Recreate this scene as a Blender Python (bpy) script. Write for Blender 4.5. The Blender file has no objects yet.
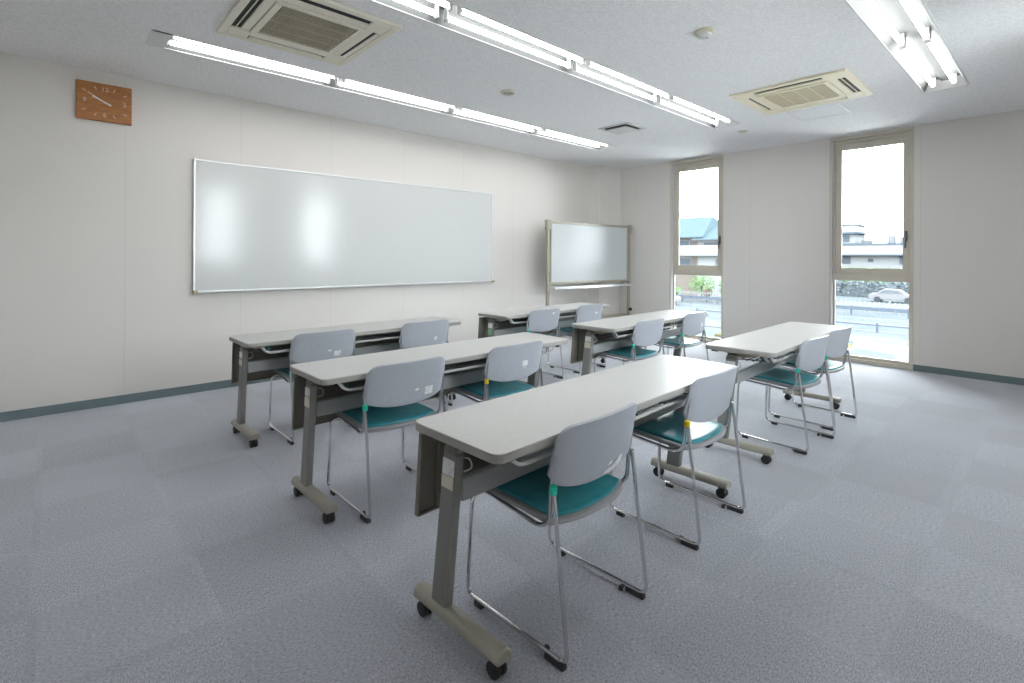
import bpy, bmesh, math, random
from mathutils import Vector, Matrix
random.seed(7)
S = bpy.context.scene
COL = S.collection
PI = math.pi

WORLD, TUBE = 15.0, 11.8
# ------------------------------------------------------------------ room
H = 2.795            # ceiling height
D = 5.279            # whiteboard wall plane (y)
E = 7.45             # window wall plane (x)
YR = -0.40           # wall behind the photographer's right shoulder
XB = -1.05           # wall behind the photographer

# ------------------------------------------------------------------ materials
def mat(name, col, rough=.5, metal=0.0, spec=.5, coat=0.0, emit=None, es=0.0):
    m = bpy.data.materials.new(name); m.use_nodes = True
    b = m.node_tree.nodes['Principled BSDF']
    b.inputs['Base Color'].default_value = (*col, 1)
    b.inputs['Roughness'].default_value = rough
    b.inputs['Metallic'].default_value = metal
    b.inputs['Specular IOR Level'].default_value = spec
    b.inputs['Coat Weight'].default_value = coat
    if emit:
        b.inputs['Emission Color'].default_value = (*emit, 1)
        b.inputs['Emission Strength'].default_value = es
    return m

def nodes(m):
    nt = m.node_tree
    return nt, nt.nodes, nt.links, nt.nodes['Principled BSDF']

def noisy(name, c1, c2, scale=20, rough=.5, stretch=(1, 1, 1), bump=0.0, metal=0.0, detail=4, spec=.5, lo=.35, hi=.65):
    m = mat(name, c1, rough, metal, spec)
    nt, N, L, b = nodes(m)
    tc = N.new('ShaderNodeTexCoord'); mp = N.new('ShaderNodeMapping')
    mp.inputs['Scale'].default_value = stretch
    n = N.new('ShaderNodeTexNoise'); n.inputs['Scale'].default_value = scale; n.inputs['Detail'].default_value = detail
    r = N.new('ShaderNodeValToRGB')
    r.color_ramp.elements[0].position = lo; r.color_ramp.elements[0].color = (*c1, 1)
    r.color_ramp.elements[1].position = hi; r.color_ramp.elements[1].color = (*c2, 1)
    L.new(tc.outputs['Object'], mp.inputs['Vector']); L.new(mp.outputs[0], n.inputs['Vector'])
    L.new(n.outputs['Fac'], r.inputs[0]); L.new(r.outputs[0], b.inputs['Base Color'])
    if bump:
        bp = N.new('ShaderNodeBump'); bp.inputs['Strength'].default_value = bump; bp.inputs['Distance'].default_value = .004
        L.new(n.outputs['Fac'], bp.inputs['Height']); L.new(bp.outputs[0], b.inputs['Normal'])
    return m

M = {}
M['ceiling'] = noisy('ceiling_rockwool', (.79, .79, .80), (.925, .925, .93), 70, .9, bump=.5, detail=6)
M['base'] = noisy('vinyl_skirting', (.150, .205, .222), (.165, .222, .238), 8, .5)
M['top'] = noisy('laminate_top', (.555, .555, .54), (.585, .585, .57), 60, .33)
M['edge'] = mat('edge_band', (.37, .365, .34), .5)
M['steel'] = mat('painted_steel', (.235, .235, .222), .40)
M['foot'] = mat('painted_foot', (.37, .355, .30), .38)
M['panel'] = noisy('modesty_sheet', (.175, .165, .135), (.20, .188, .155), 5, .5)
M['beam'] = mat('beam_paint', (.37, .38, .385), .42)
M['bracket'] = mat('bracket_resin', (.50, .46, .36), .5)
M['wire'] = mat('rack_wire', (.55, .56, .56), .35)
M['rackshade'] = mat('rack_wire_shaded', (.10, .10, .105), .6)  # inner rack wires: shadow under the tabletop put into the colour
M['lever'] = mat('lever_resin', (.07, .16, .17), .4)
M['hinge'] = mat('hinge_resin', (.17, .165, .15), .5)
M['black'] = mat('black_rubber', (.018, .018, .02), .45)
M['greyhub'] = mat('caster_hub', (.12, .125, .13), .4)
M['shell'] = noisy('chair_shell', (.405, .430, .482), (.425, .450, .502), 40, .38)
M['tray'] = mat('seat_tray', (.30, .305, .32), .4)
M['teal'] = noisy('teal_vinyl', (.026, .245, .30), (.040, .285, .34), 14, .32, bump=.05)
M['chrome'] = mat('chrome', (.72, .72, .73), .14, 1.0)
M['pad'] = mat('glide_pad', (.04, .04, .045), .55)
M['tapegreen'] = mat('tape_green', (.02, .58, .42), .5)
M['tapeyellow'] = mat('tape_yellow', (.85, .60, .02), .5)
M['sticker'] = noisy('white_sticker', (.80, .80, .80), (.62, .63, .65), 60, .6, lo=.5, hi=.7)
M['paper'] = mat('cream_sticker', (.70, .66, .56), .6)
M['greensticker'] = mat('green_sticker', (.20, .48, .25), .6)
M['ink'] = mat('label_ink', (.35, .36, .38), .6)
M['board'] = mat('whiteboard_enamel', (.65, .665, .66), .16, 0, .5)
M['boardmatt'] = mat('mobile_board_enamel', (.60, .625, .635), .20, 0, .16)
M['alu'] = mat('aluminium', (.78, .79, .80), .35, .6)
M['standalu'] = mat('stand_aluminium', (.37, .345, .28), .45, .15)
M['cap'] = mat('tan_cap', (.45, .36, .20), .5)
M['beige'] = mat('beige_panel', (.80, .76, .645), .5)
M['beigeold'] = mat('aged_beige_panel', (.80, .73, .55), .5)
M['grille'] = mat('grille_resin', (.44, .40, .29), .55)
M['grilleold'] = mat('aged_grille_resin', (.66, .59, .42), .55)
M['void'] = mat('dark_void', (.022, .022, .024), .7)
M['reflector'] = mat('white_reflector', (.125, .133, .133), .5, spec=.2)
M['holder'] = mat('lamp_socket', (.62, .63, .63), .5)
M['tube'] = mat('tube_glow', (.9, .9, .9), .5, emit=(1.0, .992, .975), es=TUBE)
M['sash'] = noisy('sash_bronze', (.60, .555, .475), (.63, .585, .50), 6, .45)
M['sashdark'] = mat('sash_gasket', (.16, .145, .12), .5)
M['jamb'] = mat('jamb_white', (.72, .72, .72), .5)
M['diffuser'] = mat('diffuser_paint', (.60, .60, .585), .5)
M['cream'] = mat('cream_plastic', (.58, .55, .43), .5)
M['lens'] = mat('clear_lens', (.75, .76, .8), .12)

def wall_mat():
    m = mat('vinyl_wallpaper', (.74, .72, .70), .75)
    nt, N, L, b = nodes(m)
    tc = N.new('ShaderNodeTexCoord'); sp = N.new('ShaderNodeSeparateXYZ'); L.new(tc.outputs['Object'], sp.inputs[0])
    # thin joints of the wall covering every 0.92 m, measured along whichever way the wall runs
    ad = N.new('ShaderNodeMath'); ad.operation = 'ADD'; L.new(sp.outputs['X'], ad.inputs[0]); L.new(sp.outputs['Y'], ad.inputs[1])
    of = N.new('ShaderNodeMath'); of.operation = 'ADD'; L.new(ad.outputs[0], of.inputs[0]); of.inputs[1].default_value = 92 * .92 - (.49 + D)
    dv = N.new('ShaderNodeMath'); dv.operation = 'DIVIDE'; L.new(of.outputs[0], dv.inputs[0]); dv.inputs[1].default_value = .92
    fr = N.new('ShaderNodeMath'); fr.operation = 'FRACT'; L.new(dv.outputs[0], fr.inputs[0])
    lt = N.new('ShaderNodeMath'); lt.operation = 'LESS_THAN'; L.new(fr.outputs[0], lt.inputs[0]); lt.inputs[1].default_value = .0045
    n = N.new('ShaderNodeTexNoise'); n.inputs['Scale'].default_value = 130; n.inputs['Detail'].default_value = 4
    L.new(tc.outputs['Object'], n.inputs['Vector'])
    r = N.new('ShaderNodeValToRGB')
    r.color_ramp.elements[0].color = (.735, .705, .672, 1); r.color_ramp.elements[1].color = (.77, .742, .708, 1)
    L.new(n.outputs['Fac'], r.inputs[0])
    mx = N.new('ShaderNodeMix'); mx.data_type = 'RGBA'
    L.new(lt.outputs[0], mx.inputs['Factor']); L.new(r.outputs[0], mx.inputs['A']); mx.inputs['B'].default_value = (.64, .61, .58, 1)
    L.new(mx.outputs['Result'], b.inputs['Base Color'])
    bp = N.new('ShaderNodeBump'); bp.inputs['Strength'].default_value = .15; bp.inputs['Distance'].default_value = .002
    L.new(n.outputs['Fac'], bp.inputs['Height']); L.new(bp.outputs[0], b.inputs['Normal'])
    return m
M['wall'] = wall_mat()

def carpet_mat():
    m = mat('carpet_tiles', (.3, .3, .33), .95, spec=.15)
    nt, N, L, b = nodes(m)
    tc = N.new('ShaderNodeTexCoord')
    ck = N.new('ShaderNodeTexChecker'); ck.inputs['Scale'].default_value = 2.0
    mp0 = N.new('ShaderNodeMapping'); mp0.inputs['Location'].default_value = (.05, .12, .13)
    L.new(tc.outputs['Object'], mp0.inputs['Vector']); L.new(mp0.outputs[0], ck.inputs['Vector'])
    def streak(sc):
        mp = N.new('ShaderNodeMapping'); mp.inputs['Scale'].default_value = sc
        n = N.new('ShaderNodeTexNoise'); n.inputs['Scale'].default_value = 1.0; n.inputs['Detail'].default_value = 5; n.inputs['Roughness'].default_value = .65
        L.new(tc.outputs['Object'], mp.inputs['Vector']); L.new(mp.outputs[0], n.inputs['Vector'])
        return n
    a, c = streak((80, 230, 1)), streak((230, 80, 1))
    mx = N.new('ShaderNodeMix'); mx.data_type = 'FLOAT'
    L.new(ck.outputs['Fac'], mx.inputs['Factor']); L.new(a.outputs['Fac'], mx.inputs['A']); L.new(c.outputs['Fac'], mx.inputs['B'])
    r = N.new('ShaderNodeValToRGB')
    r.color_ramp.elements[0].position = .36; r.color_ramp.elements[0].color = (.275, .292, .340, 1)
    r.color_ramp.elements[1].position = .64; r.color_ramp.elements[1].color = (.59, .616, .678, 1)
    L.new(mx.outputs['Result'], r.inputs[0])
    # each tile has its own shade: the nap of neighbouring tiles runs crosswise
    mpv = N.new('ShaderNodeMapping'); mpv.inputs['Location'].default_value = (.05, .12, 0); mpv.inputs['Scale'].default_value = (2, 2, 0)
    fl = N.new('ShaderNodeVectorMath'); fl.operation = 'FLOOR'
    L.new(tc.outputs['Object'], mpv.inputs['Vector']); L.new(mpv.outputs[0], fl.inputs[0])
    wn = N.new('ShaderNodeTexWhiteNoise'); L.new(fl.outputs[0], wn.inputs['Vector'])
    mr = N.new('ShaderNodeMapRange'); mr.inputs['To Min'].default_value = .93; mr.inputs['To Max'].default_value = 1.05
    L.new(wn.outputs['Value'], mr.inputs['Value'])
    cm = N.new('ShaderNodeMapRange'); cm.inputs['To Min'].default_value = .97; cm.inputs['To Max'].default_value = 1.025
    L.new(ck.outputs['Fac'], cm.inputs['Value'])
    # worn, slightly soiled walkways
    wr = N.new('ShaderNodeTexNoise'); wr.inputs['Scale'].default_value = 1.1; wr.inputs['Detail'].default_value = 3
    L.new(tc.outputs['Object'], wr.inputs['Vector'])
    wm = N.new('ShaderNodeMapRange'); wm.inputs['From Min'].default_value = .3; wm.inputs['From Max'].default_value = .7
    wm.inputs['To Min'].default_value = .93; wm.inputs['To Max'].default_value = 1.04
    L.new(wr.outputs['Fac'], wm.inputs['Value'])
    k = N.new('ShaderNodeMath'); k.operation = 'MULTIPLY'; L.new(mr.outputs[0], k.inputs[0]); L.new(cm.outputs[0], k.inputs[1])
    k2 = N.new('ShaderNodeMath'); k2.operation = 'MULTIPLY'; L.new(k.outputs[0], k2.inputs[0]); L.new(wm.outputs[0], k2.inputs[1])
    vm = N.new('ShaderNodeVectorMath'); vm.operation = 'SCALE'
    L.new(r.outputs[0], vm.inputs[0]); L.new(k2.outputs[0], vm.inputs['Scale'])
    L.new(vm.outputs[0], b.inputs['Base Color'])
    b.inputs['Sheen Weight'].default_value = .35; b.inputs['Sheen Roughness'].default_value = .45
    bp = N.new('ShaderNodeBump'); bp.inputs['Strength'].default_value = .35; bp.inputs['Distance'].default_value = .003
    L.new(mx.outputs['Result'], bp.inputs['Height']); L.new(bp.outputs[0], b.inputs['Normal'])
    return m
M['carpet'] = carpet_mat()

def wood_mat():
    m = mat('clock_wood', (.34, .15, .05), .5)
    nt, N, L, b = nodes(m)
    tc = N.new('ShaderNodeTexCoord'); mp = N.new('ShaderNodeMapping'); mp.inputs['Scale'].default_value = (3, 1, 30)
    n = N.new('ShaderNodeTexNoise'); n.inputs['Scale'].default_value = 3; n.inputs['Detail'].default_value = 5; n.inputs['Distortion'].default_value = .6
    r = N.new('ShaderNodeValToRGB')
    r.color_ramp.elements[0].position = .3; r.color_ramp.elements[0].color = (.29, .105, .024, 1)
    r.color_ramp.elements[1].position = .7; r.color_ramp.elements[1].color = (.47, .195, .055, 1)
    L.new(tc.outputs['Object'], mp.inputs['Vector']); L.new(mp.outputs[0], n.inputs['Vector'])
    L.new(n.outputs['Fac'], r.inputs[0]); L.new(r.outputs[0], b.inputs['Base Color'])
    return m
M['wood'] = wood_mat()

def glass_mat():
    m = bpy.data.materials.new('window_glass'); m.use_nodes = True
    nt = m.node_tree; N, L = nt.nodes, nt.links
    N.remove(N['Principled BSDF']); out = N['Material Output']
    t = N.new('ShaderNodeBsdfTransparent'); t.inputs['Color'].default_value = (.95, .97, .97, 1)
    g = N.new('ShaderNodeBsdfGlossy'); g.inputs['Roughness'].default_value = .01
    mx = N.new('ShaderNodeMixShader'); f = N.new('ShaderNodeFresnel'); f.inputs['IOR'].default_value = 1.35
    L.new(f.outputs[0], mx.inputs[0]); L.new(t.outputs[0], mx.inputs[1]); L.new(g.outputs[0], mx.inputs[2])
    L.new(mx.outputs[0], out.inputs[0])
    return m
M['glass'] = glass_mat()

# exterior (matte, seen under a bright overcast sky)
M['asphalt'] = noisy('asphalt', (0.047, 0.055, 0.060), (0.054, 0.062, 0.067), .5, .95, spec=0)
M['paving'] = noisy('paving', (0.058, 0.062, 0.064), (0.065, 0.068, 0.069), .8, .95, spec=0)
M['roadline'] = mat('road_paint', (0.080, 0.080, 0.080), .9, spec=0)
M['grass'] = noisy('dry_grass', (0.050, 0.052, 0.025), (0.065, 0.055, 0.032), 1.4, .95, spec=0)
M['white'] = mat('white_render', (0.135, 0.140, 0.145), .9, spec=0)
M['rooftile'] = noisy('blue_roof_tiles', (0.036, 0.053, 0.062), (0.042, 0.059, 0.068), 2.2, .9, stretch=(1, 1, 4), spec=0)
M['fascia'] = mat('grey_fascia', (0.050, 0.062, 0.076), .9, spec=0)
M['brownwall'] = mat('tan_wall', (0.088, 0.078, 0.070), .9, spec=0)
M['pane'] = mat('dark_pane', (0.054, 0.063, 0.073), .9, spec=0)
M['leaf'] = noisy('leaves', (0.042, 0.081, 0.029), (0.070, 0.111, 0.048), 3, .95, spec=0)
M['hedge'] = noisy('hedge_leaves', (0.062, 0.075, 0.083), (0.073, 0.086, 0.094), 1.5, .95, spec=0)
M['pink'] = mat('pink_petals', (0.130, 0.044, 0.096), .95, spec=0)
M['bark'] = mat('bark', (0.040, 0.034, 0.029), .95, spec=0)
M['carwhite'] = mat('car_paint', (0.101, 0.103, 0.108), .6, spec=.05)
M['carglass'] = mat('car_glass', (0.062, 0.070, 0.078), .6, spec=.05)
M['tyre'] = mat('tyre', (0.032, 0.032, 0.038), .9, spec=0)
M['rail'] = mat('rail_grey', (0.049, 0.060, 0.075), .9, spec=0)
M['fencewhite'] = mat('fence_white', (0.120, 0.122, 0.127), .9, spec=0)
M['concrete'] = noisy('concrete', (0.077, 0.080, 0.084), (0.091, 0.094, 0.098), 2, .95, spec=0)
M['bounce_paving'] = noisy('pale_bounce_paving', (.56, .56, .55), (.62, .62, .61), .6, .95, spec=0)  # added pale ground out of view, bounces daylight onto the ceiling

# ------------------------------------------------------------------ mesh building
class MB:
    def __init__(s):
        s.v = []; s.f = []; s.fm = []; s.mats = []
    def mi(s, m):
        if m not in s.mats: s.mats.append(m)
        return s.mats.index(m)
    def add(s, vs, fs, m=None):
        o = len(s.v); s.v += [tuple(v) for v in vs]
        i = s.mi(m) if m else 0
        for f in fs:
            s.f.append([o + k for k in f]); s.fm.append(i)
        return s
    def box(s, x0, x1, y0, y1, z0, z1, m=None):
        vs = [(x0, y0, z0), (x1, y0, z0), (x1, y1, z0), (x0, y1, z0), (x0, y0, z1), (x1, y0, z1), (x1, y1, z1), (x0, y1, z1)]
        return s.add(vs, [(0, 3, 2, 1), (4, 5, 6, 7), (0, 1, 5, 4), (1, 2, 6, 5), (2, 3, 7, 6), (3, 0, 4, 7)], m)
    def hexa(s, b, t, m=None):    # four bottom corners, four top corners
        return s.add(list(b) + list(t), [(0, 3, 2, 1), (4, 5, 6, 7), (0, 1, 5, 4), (1, 2, 6, 5), (2, 3, 7, 6), (3, 0, 4, 7)], m)
    def prism(s, poly, z0, z1, m=None):   # poly in xy, extruded in z
        n = len(poly)
        vs = [(x, y, z0) for x, y in poly] + [(x, y, z1) for x, y in poly]
        fs = [list(range(n))[::-1], list(range(n, 2 * n))] + [(i, (i + 1) % n, n + (i + 1) % n, n + i) for i in range(n)]
        return s.add(vs, fs, m)
    def prismx(s, poly, x0, x1, m=None):  # poly in yz, extruded in x
        n = len(poly)
        vs = [(x0, y, z) for y, z in poly] + [(x1, y, z) for y, z in poly]
        fs = [list(range(n))[::-1], list(range(n, 2 * n))] + [(i, (i + 1) % n, n + (i + 1) % n, n + i) for i in range(n)]
        return s.add(vs, fs, m)
    def prismy(s, poly, y0, y1, m=None):  # poly in xz
        n = len(poly)
        vs = [(x, y0, z) for x, z in poly] + [(x, y1, z) for x, z in poly]
        fs = [list(range(n))[::-1], list(range(n, 2 * n))] + [(i, (i + 1) % n, n + (i + 1) % n, n + i) for i in range(n)]
        return s.add(vs, fs, m)
    def cyl(s, p, q, r, r2=None, n=16, m=None, caps=True):
        p = Vector(p); q = Vector(q); r2 = r if r2 is None else r2
        d = (q - p).normalized(); a = d.orthogonal().normalized(); b = d.cross(a)
        vs = []
        for c, rr in ((p, r), (q, r2)):
            for i in range(n):
                t = 2 * PI * i / n
                vs.append(c + (a * math.cos(t) + b * math.sin(t)) * rr)
        fs = [(i, (i + 1) % n, n + (i + 1) % n, n + i) for i in range(n)]
        if caps: fs += [list(range(n))[::-1], list(range(n, 2 * n))]
        return s.add(vs, fs, m)
    def lathe(s, prof, c, n=28, m=None):   # prof of (r, z) around a vertical axis at c
        vs = []; fs = []
        for r, z in prof:
            for i in range(n):
                t = 2 * PI * i / n
                vs.append((c[0] + r * math.cos(t), c[1] + r * math.sin(t), c[2] + z))
        for k in range(len(prof) - 1):
            for i in range(n):
                fs.append((k * n + i, k * n + (i + 1) % n, (k + 1) * n + (i + 1) % n, (k + 1) * n + i))
        fs.append(list(range(n))[::-1]); fs.append([(len(prof) - 1) * n + i for i in range(n)])
        return s.add(vs, fs, m)
    def tube(s, pts, r, bend=.03, n=10, m=None):   # bent tube through pts, corners rounded by bend
        P = [Vector(p) for p in pts]; path = [P[0]]
        for i in range(1, len(P) - 1):
            a, b, c = P[i - 1], P[i], P[i + 1]
            l = min(bend, (b - a).length * .48, (c - b).length * .48)
            p0 = b + (a - b).normalized() * l; p1 = b + (c - b).normalized() * l
            for k in range(7):
                t = k / 6
                path.append(p0 * (1 - t) ** 2 + b * 2 * t * (1 - t) + p1 * t * t)
        path.append(P[-1])
        vs = []; fs = []; nrm = None
        for i, p in enumerate(path):
            d = (path[min(i + 1, len(path) - 1)] - path[max(i - 1, 0)]).normalized()
            nrm = d.orthogonal().normalized() if nrm is None else (nrm - d * nrm.dot(d)).normalized()
            b = d.cross(nrm)
            for k in range(n):
                t = 2 * PI * k / n
                vs.append(p + (nrm * math.cos(t) + b * math.sin(t)) * r)
        for i in range(len(path) - 1):
            for k in range(n):
                fs.append((i * n + k, i * n + (k + 1) % n, (i + 1) * n + (k + 1) % n, (i + 1) * n + k))
        fs.append(list(range(n))[::-1]); fs.append([(len(path) - 1) * n + k for k in range(n)])
        return s.add(vs, fs, m)
    def build(s, name, m, parent=None, smooth=True, bevel=0.0, seg=2):
        me = bpy.data.meshes.new(name)
        me.from_pydata(s.v, [], s.f); 
        mats = [M[k] for k in s.mats] if s.mats else [M[m] if isinstance(m, str) else m]
        for k in mats: me.materials.append(k)
        if s.mats:
            for p, i in zip(me.polygons, s.fm): p.material_index = i
        bm = bmesh.new(); bm.from_mesh(me)
        bmesh.ops.recalc_face_normals(bm, faces=bm.faces); bm.to_mesh(me); bm.free()
        if smooth:
            me.polygons.foreach_set('use_smooth', [True] * len(me.polygons))
            me.set_sharp_from_angle(angle=math.radians(35))
        o = bpy.data.objects.new(name, me); COL.objects.link(o)
        if parent: o.parent = parent
        if bevel:
            b = o.modifiers.new('soft_edge', 'BEVEL'); b.width = bevel; b.segments = seg; b.limit_method = 'ANGLE'; b.angle_limit = math.radians(40)
            b.harden_normals = False
        return o

def tag(o, label=None, cat=None, group=None, kind=None):
    if label: o['label'] = label
    if cat: o['category'] = cat
    if group: o['group'] = group
    if kind: o['kind'] = kind
    return o

def empty(name, loc=(0, 0, 0), rz=0.0):
    o = bpy.data.objects.new(name, None); COL.objects.link(o)
    o.empty_display_size = .1; o.location = loc; o.rotation_euler = (0, 0, rz)
    return o

def copy_tree(o, parent=None):
    c = o.copy(); COL.objects.link(c)
    if parent: c.parent = parent
    for ch in list(o.children): copy_tree(ch, c)
    return c

def rounded(x0, x1, y0, y1, r, n=6):
    out = []
    for cx, cy, a in ((x1 - r, y1 - r, 0), (x0 + r, y1 - r, PI / 2), (x0 + r, y0 + r, PI), (x1 - r, y0 + r, 1.5 * PI)):
        for k in range(n + 1):
            t = a + PI / 2 * k / n
            out.append((cx + r * math.cos(t), cy + r * math.sin(t)))
    return out

def struct(name, mb, m, label=None, parent=None, **kw):
    o = mb.build(name, m, parent, **kw)
    if not parent: tag(o, label, None, None, 'structure')
    return o

# ------------------------------------------------------------------ room shell
W1 = (3.294, 4.135); W2 = (1.140, 1.967)            # window openings in the far wall (y)
R1 = (2.13, 2.97); R2 = (4.13, 4.97)                # window openings in the wall beside the photographer (x)
T = .16
RS = 1.04                                           # sill height of the side windows
struct('floor', MB().box(XB - T, E + T, YR - T, D + T, -.12, 0), 'carpet', 'blue-grey carpet tile floor with crosswise nap', smooth=False)

HOLES = []
ROWS = ((4.215, 0.0), (2.570, 0.0), (0.710, .13))     # (y centre, shift along x) of the light rows
HX0, HX1, HW = .53, 5.90, .145
for y, s in ROWS: HOLES.append((HX0 + s, HX1 + s, y - HW, y + HW))
mb = MB()
ys = sorted({YR - T, D + T} | {h[2] for h in HOLES} | {h[3] for h in HOLES})
for i in range(len(ys) - 1):
    a, b = ys[i], ys[i + 1]
    hole = next((h for h in HOLES if abs(h[2] - a) < 1e-6 and abs(h[3] - b) < 1e-6), None)
    spans = [(XB - T, hole[0]), (hole[1], E + T)] if hole else [(XB - T, E + T)]
    for x0, x1 in spans: mb.add([(x0, a, H), (x0, b, H), (x1, b, H), (x1, a, H)], [(0, 1, 2, 3)])
mb.box(XB - T, E + T, YR - T, D + T, H + .14, H + .30)
struct('ceiling', mb, 'ceiling', 'pale grey textured ceiling', smooth=False)

struct('wall_left', MB().box(XB - T, E + T, D, D + T, 0, H + .14), 'wall', 'pale wall carrying the long whiteboard', smooth=False)
mb = MB()
for a, b in ((YR - T, W2[0]), (W2[1], W1[0]), (W1[1], D)): mb.box(E, E + T, a, b, 0, H + .14)
for a, b in (W1, W2): mb.box(E, E + T, a, b, H - .005, H + .14)
struct('wall_far', mb, 'wall', 'pale wall with two tall narrow windows', smooth=False)
mb = MB()
for a, b in ((XB - T, R1[0]), (R1[1], R2[0]), (R2[1], E)): mb.box(a, b, YR - T, YR, 0, H + .14)
for a, b in (R1, R2): mb.box(a, b, YR - T, YR, H - .005, H + .14).box(a, b, YR - T, YR, 0, RS)
struct('wall_right', mb, 'wall', 'pale wall with tall windows facing the whiteboard', smooth=False)
struct('wall_back', MB().box(XB - T, XB, YR, D, 0, H + .14), 'wall', 'plain pale wall at the back of the room', smooth=False)
struct('trim_1', MB().box(6.85, E, 5.05, D, 0, H + .02), 'wall', 'boxed pillar in the corner beyond the mobile whiteboard', smooth=False)

bh, bt = .072, .010
struct('baseboard_left', MB().box(XB, 6.85, D - bt, D, 0, bh), 'base', 'grey-green skirting under the whiteboard wall', smooth=False)
struct('baseboard_pillar', MB().box(6.85 - bt, 6.85, 5.05 - bt, D - bt, 0, bh).box(6.85, E - bt, 5.05 - bt, 5.05, 0, bh), 'base', 'grey-green skirting around the corner pillar', smooth=False)
mb = MB()
for a, b in ((YR, W2[0] - .002), (W2[1] + .002, W1[0] - .002), (W1[1] + .002, 5.05)): mb.box(E - bt, E, a, b, 0, bh)
struct('baseboard_far', mb, 'base', 'grey-green skirting between the two windows', smooth=False)
mb = MB()
for a, b in ((XB, R1[0]), (R1[1], R2[0]), (R2[1], E - bt)): mb.box(a, b, YR, YR + bt, 0, bh)
struct('baseboard_right', mb, 'base', 'grey-green skirting of the windowed side wall', smooth=False)
struct('baseboard_back', MB().box(XB, XB + bt, YR + bt, D - bt, 0, bh), 'base', 'grey-green skirting of the back wall', smooth=False)

def window(n, w, label, handle=True, sill=0.0):
    """local frame: u runs across the opening 0..w, d runs outwards, z up"""
    f = MB()
    # casing lining the reveal
    f.box(0, .018, 0, .104, sill, H - .005).box(w - .018, w, 0, .104, sill, H - .005).box(.018, w - .018, 0, .104, H - .045, H - .005).box(.018, w - .018, 0, .104, sill, sill + .045)
    # fixed outer frame
    f.box(.018, .05, .06, .104, sill + .045, H - .045).box(w - .05, w - .018, .06, .104, sill + .045, H - .045)
    f.box(.05, w - .05, .06, .104, H - .085, H - .045)
    if not sill: f.box(.05, w - .05, .06, .104, .045, .078)
    f.box(.05, w - .05, .055, .106, 1.003, 1.085)                                 # transom
    root = f.build('window_%d' % n, 'sash', None, smooth=False, bevel=.003)
    tag(root, label, None, None, 'structure')
    s = MB()
    z0, z1 = 1.085, H - .085
    s.box(.052, .115, .072, .105, z0, z1).box(w - .108, w - .052, .072, .105, z0, z1).box(.115, w - .108, .072, .105, z0, z0 + .072).box(.115, w - .108, .072, .105, z1 - .085, z1)
    so = s.build('sash', 'sash', root, smooth=False, bevel=.004)
    MB().box(.115, w - .108, .094, .100, z0 + .072, z1 - .085).build('upper_pane', 'glass', root, smooth=False)
    if not sill: MB().box(.05, w - .05, .094, .100, .078, 1.003).build('lower_pane', 'glass', root, smooth=False)
    g = MB()
    for a, b, c, e in ((.113, .116, z0 + .07, z1 - .083), (w - .109, w - .106, z0 + .07, z1 - .083)): g.box(a, b, .070, .074, c, e)
    g.build('gasket', 'sashdark', root, smooth=False)
    MB().box(.0185, .030, .006, .058, sill + .046, H - .046).build('jamb_strip', 'jamb', root, smooth=False)
    if handle:
        h = MB().box(w - .090, w - .066, .062, .072, 1.48, 1.60).box(w - .085, w - .071, .046, .064, 1.525, 1.555)
        h.tube([(w - .078, .050, 1.545), (w - .078, .040, 1.50), (w - .084, .040, 1.40)], .008, .015)
        h.build('handle', 'greyhub', root)
    return root

# far wall windows: u runs from the whiteboard side towards the photographer's right, d = +x
for n, (a, b), lab in ((1, W1, 'tall narrow bronze-framed window beside the corner pillar, blue-roofed house outside'), (2, W2, 'tall narrow bronze-framed window over the end of the desk rows, long flat building outside')):
    o = window(n, b - a, lab); o.location = (E, b, 0); o.rotation_euler = (0, 0, -PI / 2)
    o.matrix_world = Matrix(((0, 1, 0, E), (-1, 0, 0, b), (0, 0, 1, 0), (0, 0, 0, 1)))
for n, (a, b), lab in ((3, R1, 'tall window facing the long whiteboard, first from the back'), (4, R2, 'tall window facing the long whiteboard, second from the back')):
    o = window(n, b - a, lab, False, RS)
    o.matrix_world = Matrix(((-1, 0, 0, b), (0, -1, 0, YR), (0, 0, 1, 0), (0, 0, 0, 1)))

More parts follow.
